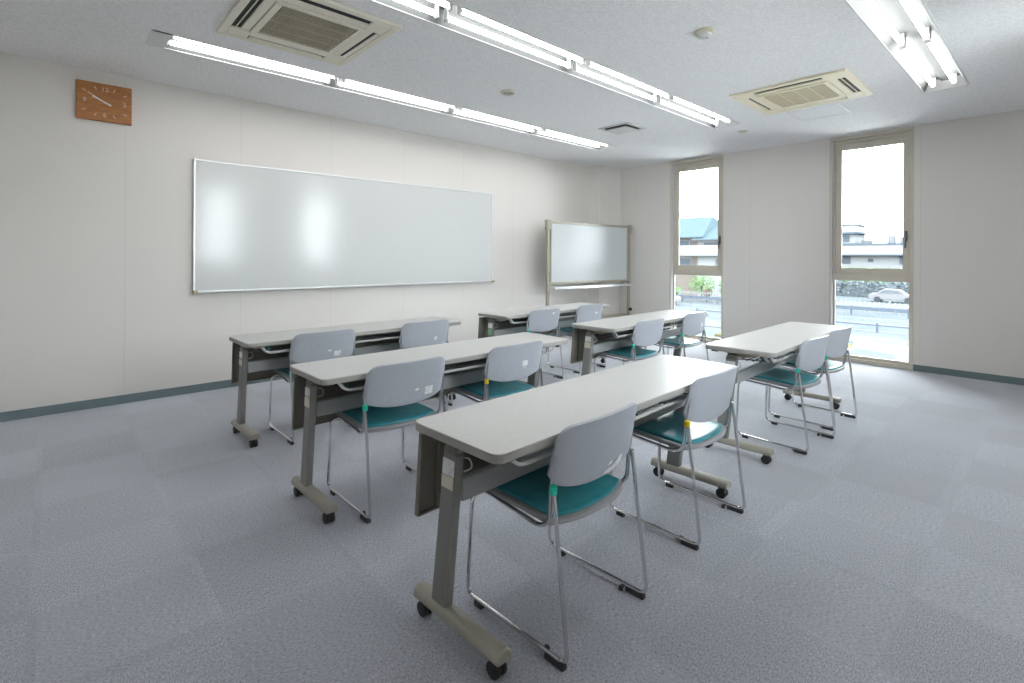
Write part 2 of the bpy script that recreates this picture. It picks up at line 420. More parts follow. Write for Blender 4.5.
# ------------------------------------------------------------------ ceiling lights
def light(x0, x1, y, label, group, first, last):
    r = empty('ceiling_light', ((x0 + x1) / 2, y, H)); tag(r, label, 'ceiling light', group)
    hl = (x1 - x0) / 2
    a, b = -hl, hl
    h = MB()
    w0, w1, d = .142, .100, .085
    # sloped reflector sides, top, ends where the row ends
    for s in (1, -1):
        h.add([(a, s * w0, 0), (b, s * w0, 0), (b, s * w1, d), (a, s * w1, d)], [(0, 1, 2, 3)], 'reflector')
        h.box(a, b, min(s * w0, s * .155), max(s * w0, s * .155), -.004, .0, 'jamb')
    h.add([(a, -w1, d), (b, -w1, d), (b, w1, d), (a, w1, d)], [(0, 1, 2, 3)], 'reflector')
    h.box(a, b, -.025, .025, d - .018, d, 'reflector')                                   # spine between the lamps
    if first:
        h.add([(a, -w0, 0), (a, w0, 0), (a + .04, w1, d), (a + .04, -w1, d)], [(0, 1, 2, 3)], 'jamb'); h.box(a - .013, a + .105, -.155, .155, -.004, 0, 'jamb')
    if last:
        h.add([(b, -w0, 0), (b, w0, 0), (b - .04, w1, d), (b - .04, -w1, d)], [(0, 1, 2, 3)], 'jamb'); h.box(b, b + .013, -.155, .155, -.004, 0, 'jamb')
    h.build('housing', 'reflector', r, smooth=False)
    t0, t1 = (x0 + (.12 if first else .045)) - (x0 + x1) / 2, (x1 - (.12 if last else .045)) - (x0 + x1) / 2
    for s in (1, -1):
        t = MB().cyl((t0 + .012, s * .068, .022), (t1 - .012, s * .068, .022), .0165, n=14)
        t.build('tube', 'tube', r)
        for e, sg in ((t0, 1), (t1, -1)):
            k = MB().box(min(e - sg * .014, e), max(e - sg * .014, e), s * .068 - .016, s * .068 + .016, -.002, d - .001)
            k.cyl((e, s * .068, .022), (e + sg * .03, s * .068, .022), .0135, n=12)
            k.build('lamp_socket', 'holder', r)
    return r
places = ('first from the clock', 'second from the clock', 'third from the clock', 'last before the windows')
rownames = ('row along the whiteboard wall', 'middle row of the ceiling', 'row farthest from the whiteboard wall')
for (y, s), rn in zip(ROWS, rownames):
    xs = [HX0 + s, 1.9 + s, 3.2 + s, 4.5 + s, HX1 + s]
    for k in range(4):
        light(xs[k], xs[k + 1], y, 'lit two-tube recessed light in the %s, %s' % (rn, places[k]), 'recessed twin-tube ceiling lights', k == 0, k == 3)

# ------------------------------------------------------------------ ceiling cassettes
def cassette(cx, cy, bodymat, label, open_side, bed, barmat):
    r = empty('air_conditioner', (cx, cy, H)); tag(r, label, 'air conditioner', 'cassette air conditioners on the ceiling')
    z = -.020; R = .455
    slots = []
    for k in range(4):
        slots.append(k)
    # frame of the fascia around the grille with four slots left open
    f = MB(); g = .29; so, si, sl = .405, .345, .27
    def quad(k, u0, u1, v0, v1, za, zb):     # box in side k's frame: u along the side, v outwards
        for_ = {0: (u0, u1, v0, v1), 1: (u0, u1, -v1, -v0)}
        if k == 0: f.box(u0, u1, v0, v1, za, zb)
        if k == 1: f.box(u0, u1, -v1, -v0, za, zb)
        if k == 2: f.box(v0, v1, u0, u1, za, zb)
        if k == 3: f.box(-v1, -v0, u0, u1, za, zb)
    for k in range(4):
        w = R if k < 2 else g
        e = .001
        quad(k, -R if k < 2 else -so, R if k < 2 else so, so, R, z, 0)      # outer rim
        quad(k, -sl, sl, g, si, z, 0)                                       # inner rim
    for sx in (1, -1):
        for sy in (1, -1):
            f.box(min(sx * sl, sx * so), max(sx * sl, sx * so), min(sy * sl, sy * so), max(sy * sl, sy * so), z, 0)
    f.build('fascia', bodymat, r, smooth=False, bevel=.005)
    names = []
    for k in range(4):
        v = MB(); l = MB()
        vv = (si, so)
        def bx(mb, u0, u1, v0, v1, za, zb):
            if k == 0: mb.box(u0, u1, v0, v1, za, zb)
            if k == 1: mb.box(u0, u1, -v1, -v0, za, zb)
            if k == 2: mb.box(v0, v1, u0, u1, za, zb)
            if k == 3: mb.box(-v1, -v0, u0, u1, za, zb)
        bx(v, -sl, sl, si, so, -.010, -.001)
        vo = v.build('outlet', 'void', r, smooth=False)
        # louvre blade: nearly shut or hanging open
        st = open_side[k]
        if st == 'blade': bx(l, -sl + .01, sl - .01, si + .026, si + .031, z + .002, -.010)
        elif st == 'inner': bx(l, -sl + .01, sl - .01, si + .026, so - .002, z + .004, z + .010)
        else: bx(l, -sl + .01, sl - .01, so - .006, so - .001, z + .004, -.010)
        l.build('louvre', bodymat, vo, smooth=False)
    gf = MB()
    gi = .245
    for a in (-1, 1):
        gf.box(-g + .004, g - .004, min(a * gi, a * (g - .004)), max(a * gi, a * (g - .004)), z - .006, z + .012)
        gf.box(min(a * gi, a * (g - .004)), max(a * gi, a * (g - .004)), -gi, gi, z - .006, z + .012)
    gfr = gf.build('intake_grille', bodymat, r, smooth=False, bevel=.003)
    b = MB()
    n = 30
    for i in range(1, n):
        p = -gi + 2 * gi * i / n
        b.box(p - .0032, p + .0032, -gi, gi, z, z + .006)
    n = 20
    for i in range(1, n):
        p = -gi + 2 * gi * i / n
        w = .006 if i % 5 == 0 else .003
        b.box(-gi, gi, p - w, p + w, z - .003 if i % 5 == 0 else z + .001, z + .005)
    b.build('grille_bars', barmat, gfr, smooth=False)
    MB().box(-g + .006, g - .006, -g + .006, g - .006, -.008, -.002).build('filter_bed', mat('filter_bed', bed, .8), gfr, smooth=False)
    return r
cassette(1.30, 3.335, 'beige', 'beige square cassette air conditioner above the wall clock end, dark open outlets', ('inner', 'tucked', 'inner', 'blade'), (.15, .135, .095), 'grille')
cassette(5.25, 1.615, 'beigeold', 'yellowed square cassette air conditioner near the tall windows', ('inner', 'blade', 'inner', 'tucked'), (.42, .37, .24), 'grilleold')

# square air diffuser
r = empty('ceiling_vent', (5.10, 3.44, H)); tag(r, 'small square metal air diffuser near the corner pillar', 'air vent')
mb = MB()
for a in (-1, 1):
    mb.box(-.20, .20, min(a * .155, a * .20), max(a * .155, a * .20), -.008, 0)
    mb.box(min(a * .155, a * .20), max(a * .155, a * .20), -.155, .155, -.008, 0)
mb.build('frame', 'diffuser', r, smooth=False, bevel=.002)
MB().box(-.154, .154, -.154, .154, -.003, -.001).build('duct_opening', 'void', r, smooth=False)
MB().hexa([(-.142, -.142, -.026), (.142, -.142, -.026), (.142, .142, -.026), (-.142, .142, -.026)], [(-.128, -.128, -.014), (.128, -.128, -.014), (.128, .128, -.014), (-.128, .128, -.014)]).cyl((0, 0, -.018), (0, 0, -.002), .02).build('deflector_plate', 'diffuser', r, smooth=False)

# ceiling speaker and detectors
r = empty('ceiling_speaker', (3.20, 3.39, H)); tag(r, 'small round beige speaker grille on the ceiling between the two rows of lights', 'speaker')
MB().lathe([(.072, 0), (.074, -.006), (.066, -.013), (.056, -.014), (.055, -.009)], (0, 0, 0)).build('rim', 'cream', r)
MB().lathe([(.055, -.006), (.055, -.010), (.028, -.0115), (.002, -.012)], (0, 0, 0)).build('grille', noisy('speaker_mesh', (.26, .255, .24), (.34, .335, .31), 400, .6), r)
r = empty('smoke_detector', (3.32, 1.60, H)); tag(r, 'cream domed smoke detector with a clear tip on the open ceiling', 'smoke detector')
MB().lathe([(.062, 0), (.064, -.010), (.055, -.018), (.045, -.020)], (0, 0, 0)).build('base', 'cream', r)
MB().lathe([(.044, -.019), (.043, -.032), (.030, -.042), (.012, -.045)], (0, 0, 0)).build('cap', 'diffuser', r)
MB().lathe([(.010, -.044), (.010, -.054), (.004, -.058)], (.012, -.018, .004)).build('indicator', 'lens', r)
o = empty('sprinkler', (6.28, 2.55, H)); MB().lathe([(.052, 0), (.054, -.005), (.047, -.010), (.044, -.011)], (0, 0, 0)).build('rim', 'cream', o)  # flat round ceiling sprinkler
MB().lathe([(.043, -.006), (.043, -.012), (.020, -.015), (.004, -.016)], (0, 0, 0)).build('cover', 'cream', o)
tag(o, 'thin round cream sprinkler disc on the ceiling near the windows', 'heat detector')
# inspection hatch: a thin square frame and its panel
r = empty('access_hatch', (6.06, 1.70, H)); tag(r, 'flush square ceiling hatch next to the yellowed cassette unit', 'hatch')
mb = MB()
for a in (-1, 1):
    mb.box(-.225, .225, min(a * .219, a * .225), max(a * .219, a * .225), -.003, 0)
    mb.box(min(a * .219, a * .225), max(a * .219, a * .225), -.219, .219, -.003, 0)
mb.build('frame', 'alu', r, smooth=False)
MB().box(-.217, .217, -.217, .217, -.0015, 0).build('hatch_panel', 'ceiling', r, smooth=False)

# ------------------------------------------------------------------ wall whiteboard
bx0, bx1, bz0, bz1 = 1.000, 4.672, .925, 2.155
r = empty('wall_whiteboard', ((bx0 + bx1) / 2, D, bz0)); tag(r, 'long white wall-mounted whiteboard with thin silver frame', 'whiteboard')
w = (bx1 - bx0) / 2; h = bz1 - bz0
MB().box(-w + .012, w - .012, -.024, 0, .012, h - .012).build('board_panel', 'board', r, smooth=False)
fr = MB().box(-w, w, -.032, 0, h - .016, h).box(-w, w, -.032, 0, 0, .016).box(-w, -w + .016, -.032, 0, .016, h - .016).box(w - .016, w, -.032, 0, .016, h - .016)
fr.build('frame', 'alu', r, smooth=False, bevel=.003)
MB().box(-w + .02, w - .02, -.075, -.0325, .002, .010).box(-w + .02, w - .02, -.080, -.075, .002, .018).build('pen_tray', 'alu', r, smooth=False, bevel=.002)
for s in (-1, 1):
    MB().box(min(s * w, s * (w - .028)) - .003, max(s * w, s * (w - .028)) + .003, -.084, -.0325, -.006, .020).build('tray_end_cap', 'cap', r, smooth=False, bevel=.003)

# ------------------------------------------------------------------ wall clock (reads about 9:50)
ccx, ccz = .347, 2.533
r = empty('wall_clock', (ccx, D, ccz)); tag(r, 'rectangular brown wooden wall clock with pale hands and numerals', 'clock')
cw, ch = .184, .155
MB().box(-cw, cw, -.032, 0, -ch, ch).build('clock_case', 'wood', r, smooth=False, bevel=.003)
M['clockink'] = mat('clock_numerals', (.62, .56, .47), .5)
M['hand'] = mat('clock_hand', (.80, .78, .75), .3)
for txt, x, z in (('12', 0, .106), ('3', .133, .0), ('6', 0, -.106), ('9', -.133, 0)):
    cu = bpy.data.curves.new('numeral_curve', 'FONT'); cu.body = txt; cu.size = .052; cu.align_x = 'CENTER'; cu.align_y = 'CENTER'; cu.extrude = .0012
    tmp = bpy.data.objects.new('numeral_tmp', cu); COL.objects.link(tmp)
    bpy.context.view_layer.update()
    me = bpy.data.meshes.new_from_object(tmp.evaluated_get(bpy.context.evaluated_depsgraph_get()))
    bpy.data.objects.remove(tmp); bpy.data.curves.remove(cu)
    me.transform(Matrix.Rotation(PI / 2, 4, 'X'))
    me.materials.clear(); me.materials.append(M['clockink'])
    o = bpy.data.objects.new('numeral', me); COL.objects.link(o); o.parent = r; o.location = (x, -.0335, z)
def slab(name, x0, z0, x1, z1, w0, w1, y, m):
    d = Vector((x1 - x0, 0, z1 - z0)).normalized(); n = Vector((-d.z, 0, d.x))
    a, b = Vector((x0, y, z0)), Vector((x1, y, z1))
    q = [a - n * w0, a + n * w0, b + n * w1, b - n * w1]
    MB().hexa([p + Vector((0, .002, 0)) for p in q], q).build(name, m, r, smooth=False)
for k in (1, 2, 4, 5, 7, 8, 10, 11):
    t = 2 * PI * k / 12; sx, sz = math.sin(t), math.cos(t)
    e = min(.150 / max(abs(sx), 1e-3), .122 / max(abs(sz), 1e-3))
    e0 = e - .030
    slab('hour_mark', sx * e0, sz * e0, sx * e, sz * e, .0032, .0032, -.0342, 'clockink')
t = 2 * PI * 50 / 60
slab('minute_hand', -math.sin(t) * .048, -math.cos(t) * .048, math.sin(t) * .132, math.cos(t) * .132, .0052, .0026, -.041, 'hand')
t = 2 * PI * (9 + 50 / 60) / 12
slab('hour_hand', -math.sin(t) * .045, -math.cos(t) * .045, math.sin(t) * .092, math.cos(t) * .092, .0068, .0042, -.037, 'hand')
MB().cyl((0, -.032, 0), (0, -.0435, 0), .007).build('hand_pivot', 'hand', r)

# ------------------------------------------------------------------ mobile whiteboard
r = empty('mobile_whiteboard', (6.376, 4.85, 0), -.055); tag(r, 'whiteboard on a wheeled stand in front of the corner pillar', 'whiteboard')
hw = .939; zb, zt = .875, 1.795
p = MB().box(-hw + .055, hw - .055, -.012, .012, zb + .03, zt - .035).build('board_panel', 'boardmatt', r, smooth=False)
f = MB().box(-hw + .02, hw - .02, -.022, .022, zt - .036, zt).box(-hw + .02, hw - .02, -.022, .022, zb, zb + .034)
f.box(-hw + .030, -hw + .058, -.022, .022, zb + .034, zt - .036).box(hw - .058, hw - .030, -.022, .022, zb + .034, zt - .036)
f.build('frame', 'standalu', r, smooth=False, bevel=.004)
MB().box(-hw + .04, hw - .02, -.10, -.024, zb - .072, zb - .058).box(-hw + .04, hw - .02, -.106, -.098, zb - .072, zb - .035).build('pen_tray', 'alu', r, smooth=False, bevel=.003)
for s in (-1, 1):
    x = s * (hw + .008)
    pt = MB().box(x - .022, x + .022, -.020, .020, .105, zt - .02).build('post', 'standalu', r, smooth=False, bevel=.005)
    MB().box(x - .034, x + .034, -.032, .032, zt - .13, zt + .012).build('clamp', 'standalu', pt, smooth=False, bevel=.006)
    MB().cyl((x, -.02, .41), (x, -.055, .41), .026).build('knob', 'black', pt)
    ft = MB().box(x - .025, x + .025, -.23, .18, .072, .112).build('foot', 'standalu', r, smooth=False, bevel=.008)
    for yy in (-.20, .15):
        MB().cyl((x - .014, yy, .031), (x + .014, yy, .031), .031, n=20).box(x - .012, x + .012, yy - .012, yy + .012, .045, .073).build('caster', 'black', ft)
MB().box(-hw + .03, hw - .03, -.015, .015, .30, .35).build('stand_rail', 'standalu', r, smooth=False, bevel=.004)

# ------------------------------------------------------------------ desks
L, DW, ZT, INS = 1.80, .427, .700, .062
def make_desk(panel=True):
    r = empty('folding_desk')
    hx, hy = L / 2, DW / 2
    poly = rounded(-hx, hx, -hy, hy, .035)
    MB().prism(poly, ZT - .004, ZT).build('tabletop', 'top', r, bevel=.003)
    inner = rounded(-hx, hx, -hy, hy, .035)
    MB().prism(inner, ZT - .030, ZT - .0042).build('edge_band', 'edge', r, bevel=.004)
    for s in (-1, 1):
        x = s * (hx - INS)
        # slanted column, leaning towards the seat side at the top
        b0, b1, t0, t1 = .078, .156, .018, .088
        lg = MB().hexa([(x - .019, b0, .088), (x + .019, b0, .088), (x + .019, b1, .088), (x - .019, b1, .088)],
                       [(x - .017, t0, .640), (x + .017, t0, .640), (x + .017, t1, .640), (x - .017, t1, .640)])
        lo = lg.build('leg', 'steel', r, smooth=False, bevel=.007)
        MB().hexa([(x - .020, t0 - .004, .615), (x + .020, t0 - .004, .615), (x + .020, t1 + .004, .615), (x - .020, t1 + .004, .615)],
                  [(x - .017, t0 + .012, .650), (x + .017, t0 + .012, .650), (x + .017, t1 - .012, .650), (x - .017, t1 - .012, .650)]).build('hinge_cap', 'hinge', lo, smooth=False, bevel=.005)
        ft = MB()
        prof = [(-.030, .058), (-.032, .072), (-.026, .089), (-.012, .097), (.012, .097), (.026, .089), (.032, .072), (.030, .058)]
        ft.prismy([(x + a, z) for a, z in prof], -.188, .245)
        fo = ft.build('foot', 'foot', r, bevel=.006)
        for yy in (-.152, .208):
            c = MB()
            for dx in (-.013, .013):
                c.cyl((x + dx - .009, yy, .0255), (x + dx + .009, yy, .0255), .0255, n=20)
            c.box(x - .007, x + .007, yy - .020, yy + .020, .022, .050).cyl((x, yy + .01, .04), (x, yy + .01, .060), .010)
            c.build('caster', 'black', fo, bevel=.003)
        # resin bracket that carries the top
        MB().prismx([(-.150, .668), (.150, .668), (.110, .640), (.070, .622), (.0, .622), (-.120, .655)], x - s * .075 - .022, x - s * .075 + .022).box(x - .018, x + .018, -.150, .150, .658, .669).build('top_bracket', 'bracket', r, smooth=False, bevel=.003)
        # release lever and its wire loop
        lv = MB().hexa([(x - s * .110 - .012, -.105, .612), (x - s * .110 + .012, -.105, .612), (x - s * .110 + .012, -.085, .612), (x - s * .110 - .012, -.085, .612)],
                       [(x - s * .125 - .014, -.085, .667), (x - s * .125 + .014, -.085, .667), (x - s * .125 + .014, -.060, .667), (x - s * .125 - .014, -.060, .667)]).build('release_lever', 'lever', r, smooth=False, bevel=.003)
        MB().tube([(x - s * .020, .040, .598), (x - s * .046, .030, .596), (x - s * .046, .012, .566), (x - s * .020, .030, .556)], .003, .02, 8).build('wire_loop', 'wire', lo)
    MB().box(-hx + INS + .017, hx - INS - .017, .030, .060, .455, .532).build('cross_beam', 'beam', r, smooth=False, bevel=.006)
    # wire book rack under the top
    k = MB()
    k.tube([(-.800, -.160, .664), (-.760, -.165, .618), (.760, -.165, .618), (.800, -.160, .664)], .0075, .03)
    k.tube([(-.780, -.120, .664), (-.740, -.125, .606), (.740, -.125, .606), (.780, -.120, .664)], .0055, .03)
    ro = k.build('book_rack', 'wire', r)
    t = MB()
    for i, y in enumerate((-.08, -.04, .0, .04, .08)): t.cyl((-.745, y, .604), (.745, y, .604), .004, n=8)
    for i in range(7):
        x = -.72 + 1.44 * i / 6
        t.tube([(x, -.165, .612), (x, .10, .599), (x, .12, .655)], .0035, .02, 8)
    t.build('rack_wires', 'rackshade', ro)
    if panel:
        pm = MB()
        # bent sheet: outer skin leaning out at the bottom, returned flange at the ends
        z0, z1 = .352, .650
        xe = hx - .034
        for q in (-1, 1):
            e = q * xe
            pm.hexa([(e - .004, .214, z0), (e + .004, .214, z0), (e + .004, .236, z0), (e - .004, .236, z0)], [(e - .004, .192, z1), (e + .004, .192, z1), (e + .004, .212, z1), (e - .004, .212, z1)])
        pm.hexa([(-xe, .230, z0), (xe, .230, z0), (xe, .236, z0), (-xe, .236, z0)], [(-xe, .206, z1), (xe, .206, z1), (xe, .212, z1), (-xe, .212, z1)])
        pm.box(-xe, xe, .214, .232, z0, z0 + .007).box(-xe, xe, .190, .206, z1 - .007, z1)
        po = pm.build('modesty_panel', 'panel', r, smooth=False, bevel=.002)
        for xx in (-.775, 0, .775):
            rb = MB().hexa([(xx - .012, .216, z0 + .009), (xx + .012, .216, z0 + .009), (xx + .012, .230, z0 + .009), (xx - .012, .230, z0 + .009)], [(xx - .012, .193, z1 - .009), (xx + .012, .193, z1 - .009), (xx + .012, .206, z1 - .009), (xx - .012, .206, z1 - .009)])
            rb.build('panel_rib', 'panel', po, smooth=False)
    else:
        mb = MB()
        for s in (-1, 1): mb.box(s * .80 - .03, s * .80 + .03, .150, .195, .648, .662)
        mb.build('panel_hinge', 'greyhub', r, smooth=False, bevel=.003)
    return r

def desk_sticker(desk, name, m, z0, z1, end=-1):
    """paper label wrapped on the outer face of a leg"""
    x = end * (L / 2 - INS)
    def yc(z): return .117 - .064 * (z - .088) / .552
    xo = x + end * .0195
    MB().hexa([(xo - .0006, yc(z0) - .030, z0), (xo + .0006, yc(z0) - .030, z0), (xo + .0006, yc(z0) + .030, z0), (xo - .0006, yc(z0) + .030, z0)],
              [(xo - .0016, yc(z1) - .030, z1), (xo - .0004, yc(z1) - .030, z1), (xo - .0004, yc(z1) + .030, z1), (xo - .0016, yc(z1) + .030, z1)]).build(name, m, desk, smooth=False)

DESKS = [  # corner x, corner y, angle, label
    (.9723, 1.0650, .0390, 'long folding desk with the torn-sticker chair tucked in, facing the bare carpet'),
    (.9526, 2.2375, .0171, 'long folding desk in the middle of the clock-side file of desks'),
    (.9688, 3.4614, .0224, 'long folding desk right below the long wall whiteboard, in the clock-side file'),
    (3.3118, 3.5038, .0478, 'long folding desk in front of the mobile whiteboard, green sticker on its leg'),
    (3.4036, 2.3641, .0415, 'long folding desk in the middle of the window-side file of desks'),
    (3.3027, 1.1495, .0363, 'long folding desk without a modesty panel, ending near the window by the flat building'),
]
base = make_desk(True)
desks = []
for i, (x, y, a, lab) in enumerate(DESKS):
    d = base if i == 0 else (make_desk(False) if i == 5 else copy_tree(base))
    c, s = math.cos(a), math.sin(a)
    d.location = (x + L / 2 * c - DW / 2 * s, y + L / 2 * s + DW / 2 * c, 0); d.rotation_euler = (0, 0, a)
    tag(d, lab, 'desk', 'folding training desks'); desks.append(d)
for i, spec in {0: (('sticker', .545, .600), ('paper', .500, .543)), 1: (('sticker', .560, .604), ('paper', .505, .555)), 2: (('sticker', .560, .604), ('paper', .510, .550)),
                3: (('sticker', .555, .604), ('greensticker', .490, .545)), 4: (('sticker', .560, .604), ('paper', .505, .555)), 5: (('sticker', .550, .604),)}.items():
    for m, z0, z1 in spec: desk_sticker(desks[i], 'label_sticker', m, z0, z1)
for i in (1, 2): desk_sticker(desks[i], 'label_sticker', 'greensticker', .575, .604, 1)

# ------------------------------------------------------------------ chairs
def shell_mesh():
    nu = 30
    zt, zs, bow, rr = .738, .558, .046, .052
    lo, hi = 9, 11
    rows = [k / lo for k in range(lo + 1)] + [1 + math.sin(PI / 2 * k / hi) for k in range(1, hi + 1)]   # 0..1 up to the corner arcs, 1..2 through them
    vs, fs = [], []
    for t in rows:
        zr = zs + (zt - rr - zs) * t if t <= 1 else zt - rr + rr * (t - 1)
        w = .2415 - .012 * (zr - zs) / (zt - zs)
        if t > 1: w = w - rr + rr * math.sqrt(max(1 - (t - 1) ** 2, 0))
        for i in range(nu + 1):
            u = -1 + 2 * i / nu
            x = w * u; au = abs(x) / .2415
            f = (zr - zs) / (zt - zs)
            z = zr - bow * (1 - abs(u) ** 2.4) * (1 - min(f * 1.15, 1))
            z += .022 * max(0, (au - .88) / .12) ** 2 * max(0, 1 - f * 2)
            y = -.146 - .034 * (z - zs) / (zt - zs) - .022 * (1 - au * au) + .015 * au ** 9
            vs.append((x, y, z))
    for j in range(len(rows) - 1):
        for i in range(nu):
            a = j * (nu + 1) + i
            fs.append((a, a + 1, a + nu + 2, a + nu + 1))
    return MB().add(vs, fs)

def seat_outline(inset, n=10):
    w, yf, yc, yb = .218 - inset, .255 - inset, -.125 + inset * .4, -.176 + inset
    pts = []
    r = .05
    for k in range(n + 1):                       # front right corner to front left corner
        t = PI / 2 * k / n; pts.append((w - r + r * math.cos(t), yf - r + r * math.sin(t)))
    for k in range(n + 1):
        t = PI / 2 + PI / 2 * k / n; pts.append((-w + r + r * math.cos(t), yf - r + r * math.sin(t)))
    for k in range(2 * n + 1):                   # bowed rear edge
        u = -1 + 2 * k / (2 * n)
        pts.append((u * w, yb + (yc - yb) * abs(u) ** 2.6))
    return pts

def make_chair():
    r = empty('stacking_chair')
    o = shell_mesh().build('backrest', 'shell', r)
    so = o.modifiers.new('thickness', 'SOLIDIFY'); so.thickness = .013; so.offset = 0
    bv = o.modifiers.new('soft_edge', 'BEVEL'); bv.width = .004; bv.segments = 2; bv.limit_method = 'ANGLE'; bv.angle_limit = math.radians(50)
    # plastic seat tray with a raised rim, then the vinyl pad
    def tilt(y): return .014 * (y + .17) / .42
    def loop(inset, z): return [(x, y, z + tilt(y)) for x, y in seat_outline(inset)]
    def skin(loops, closed=True):
        n = len(loops[0]); vs = [p for l in loops for p in l]; fs = []
        for k in range(len(loops) - 1):
            for i in range(n): fs.append((k * n + i, k * n + (i + 1) % n, (k + 1) * n + (i + 1) % n, (k + 1) * n + i))
        fs.append(list(range(n))[::-1]); fs.append([(len(loops) - 1) * n + i for i in range(n)])
        return MB().add(vs, fs)
    st = skin([loop(.030, .399), loop(.010, .401), loop(.001, .407), loop(.0, .414), loop(.003, .420), loop(.010, .4228)]).build('seat_tray', 'tray', r)
    pd = skin([loop(.020, .4225), loop(.018, .428), loop(.020, .433), loop(.028, .4355), loop(.050, .4340), loop(.100, .4315)]).build('seat_pad', 'teal', r)
    for s in (-1, 1):
        MB().tube([(s * .226, -.160, .680), (s * .230, -.141, .540), (s * .229, -.134, .425), (s * .216, -.080, .389), (s * .185, .215, .396)], .0078, .045).build('back_post', 'chrome', r)
        lg = MB().tube([(s * .2335, -.152, .545), (s * .2375, -.216, .0205), (s * .2375, .250, .0205), (s * .228, .238, .385), (s * .12, .232, .388)], .0072, .040).build('leg_frame', 'chrome', r)
        for y0, y1 in ((-.205, -.130), (.165, .205)):
            MB().box(s * .2375 - .011, s * .2375 + .011, y0, y1, 0, .018).build('glide_pad', 'pad', lg, smooth=False, bevel=.003)
        MB().box(s * .2375 - s * .020 - .005, s * .2375 - s * .020 + .005, -.126, -.110, .002, .019).box(min(s * .2375, s * .2175), max(s * .2375, s * .2175), -.126, -.110, .012, .016).build('stacking_clip', 'pad', lg, smooth=False, bevel=.002)
    return r

def tape(ch, m):
    MB().cyl((-.2325, -.1515, .548), (-.2325, -.1490, .524), .0132, n=14).build('tape_band', m, ch)

def back_patch(ch, name, m, poly):
    """sticker lying on the rear face of the backrest; poly in (x, z)"""
    def ysurf(x, z): return -.146 - .034 * (z - .54) / .198 - .022 * (1 - (x / .23) ** 2) - .0075
    n = len(poly)
    vs = [(x, ysurf(x, z), z) for x, z in poly] + [(x, ysurf(x, z) - .0012, z) for x, z in poly]
    MB().add(vs, [list(range(n)), list(range(n, 2 * n))[::-1]] + [(i, (i + 1) % n, n + (i + 1) % n, n + i) for i in range(n)]).build(name, m, ch, smooth=False)
def rect(x0, x1, z0, z1): return [(x0, z0), (x1, z0), (x1, z1), (x0, z1)]
def disc(x, z, r): return [(x + r * math.cos(2 * PI * k / 14), z + r * math.sin(2 * PI * k / 14)) for k in range(14)]

CHAIRS = [  # desk, centre x, angle offset, extra y, label
    (0, 1.432, .000, .0, 'teal-seated grey chair with green tape and a torn white sticker low on its back'),
    (0, 2.372, -.030, -.004, 'teal-seated grey chair with yellow tape and a dark slot low on its back'),
    (1, 1.390, -.005, -.006, 'teal-seated grey chair with green tape and an oval plus a square white sticker'),
    (1, 2.182, -.010, -.006, 'teal-seated grey chair with yellow tape and a square white sticker on its back'),
    (2, 1.476, -.010, -.004, 'grey chair at the desk below the wall whiteboard, the one nearer the clock'),
    (2, 2.350, -.015, -.004, 'grey chair at the desk below the wall whiteboard, the one farther from the clock'),
    (3, 3.820, -.030, -.014, 'grey chair with a white scrap high on its back, before the mobile whiteboard'),
    (3, 4.612, -.035, -.016, 'grey chair with a small white spot on its back, before the mobile whiteboard'),
    (4, 3.915, -.020, -.004, 'plain-backed teal-seated chair with green tape at the window-side desk of the middle row'),
    (4, 4.797, -.020, -.004, 'teal-seated grey chair with a round white sticker, standing before the window beside the pillar'),
    (5, 3.955, -.090, -.022, 'plain-backed chair at the desk without modesty panel, beside the aisle between the desks'),
    (5, 4.625, -.090, -.022, 'plain-backed chair at the desk without modesty panel, beside the window wall'),
]
proto = make_chair(); chairs = []
for i, (d, x, da, dy, lab) in enumerate(CHAIRS):
    c = proto if i == 0 else copy_tree(proto)
    dx, dyy, a, _ = DESKS[d]
    edge = dyy + math.tan(a) * (x - dx)
    c.location = (x, edge + .136 + dy, 0); c.rotation_euler = (0, 0, a + da)
    tag(c, lab, 'chair', 'stacking chairs tucked under the desks'); chairs.append(c)
for i in (0, 2, 6, 8, 9, 10, 11): tape(chairs[i], 'tapegreen')
for i in (1, 3): tape(chairs[i], 'tapeyellow')
back_patch(chairs[0], 'torn_sticker', 'sticker', [(.014, .519), (.045, .519), (.085, .524), (.128, .536), (.134, .560), (.115, .566), (.095, .550), (.070, .537), (.022, .532)])
back_patch(chairs[0], 'sticker', 'sticker', [(.036, .546), (.058, .548), (.066, .558), (.044, .557)])
back_patch(chairs[1], 'slot', 'void', rect(.172, .180, .545, .580))
back_patch(chairs[2], 'sticker', 'sticker', rect(.098, .150, .548, .590)); back_patch(chairs[2], 'oval_sticker', 'sticker', [(.045 + .013 * math.cos(t * PI / 7), .585 + .007 * math.sin(t * PI / 7)) for t in range(14)])
back_patch(chairs[3], 'sticker', 'sticker', rect(.030, .078, .595, .628)); back_patch(chairs[3], 'oval_sticker', 'sticker', disc(.055, .583, .006))
back_patch(chairs[4], 'sticker', 'sticker', rect(.065, .115, .555, .592)); back_patch(chairs[4], 'oval_sticker', 'sticker', [(.030 + .014 * math.cos(t * PI / 7), .600 + .007 * math.sin(t * PI / 7)) for t in range(14)])
back_patch(chairs[5], 'sticker', 'sticker', [(.070, .575), (.098, .577), (.102, .602), (.078, .604)])
back_patch(chairs[6], 'sticker', 'sticker', [(.070, .700), (.122, .704), (.112, .688), (.098, .680), (.088, .688)])
back_patch(chairs[7], 'sticker', 'sticker', [(.060, .645), (.085, .655), (.104, .660), (.104, .638), (.088, .625), (.068, .632)])
back_patch(chairs[9], 'round_sticker', 'sticker', disc(.105, .605, .026)); back_patch(chairs[9], 'sticker', 'sticker', rect(.090, .118, .550, .575))

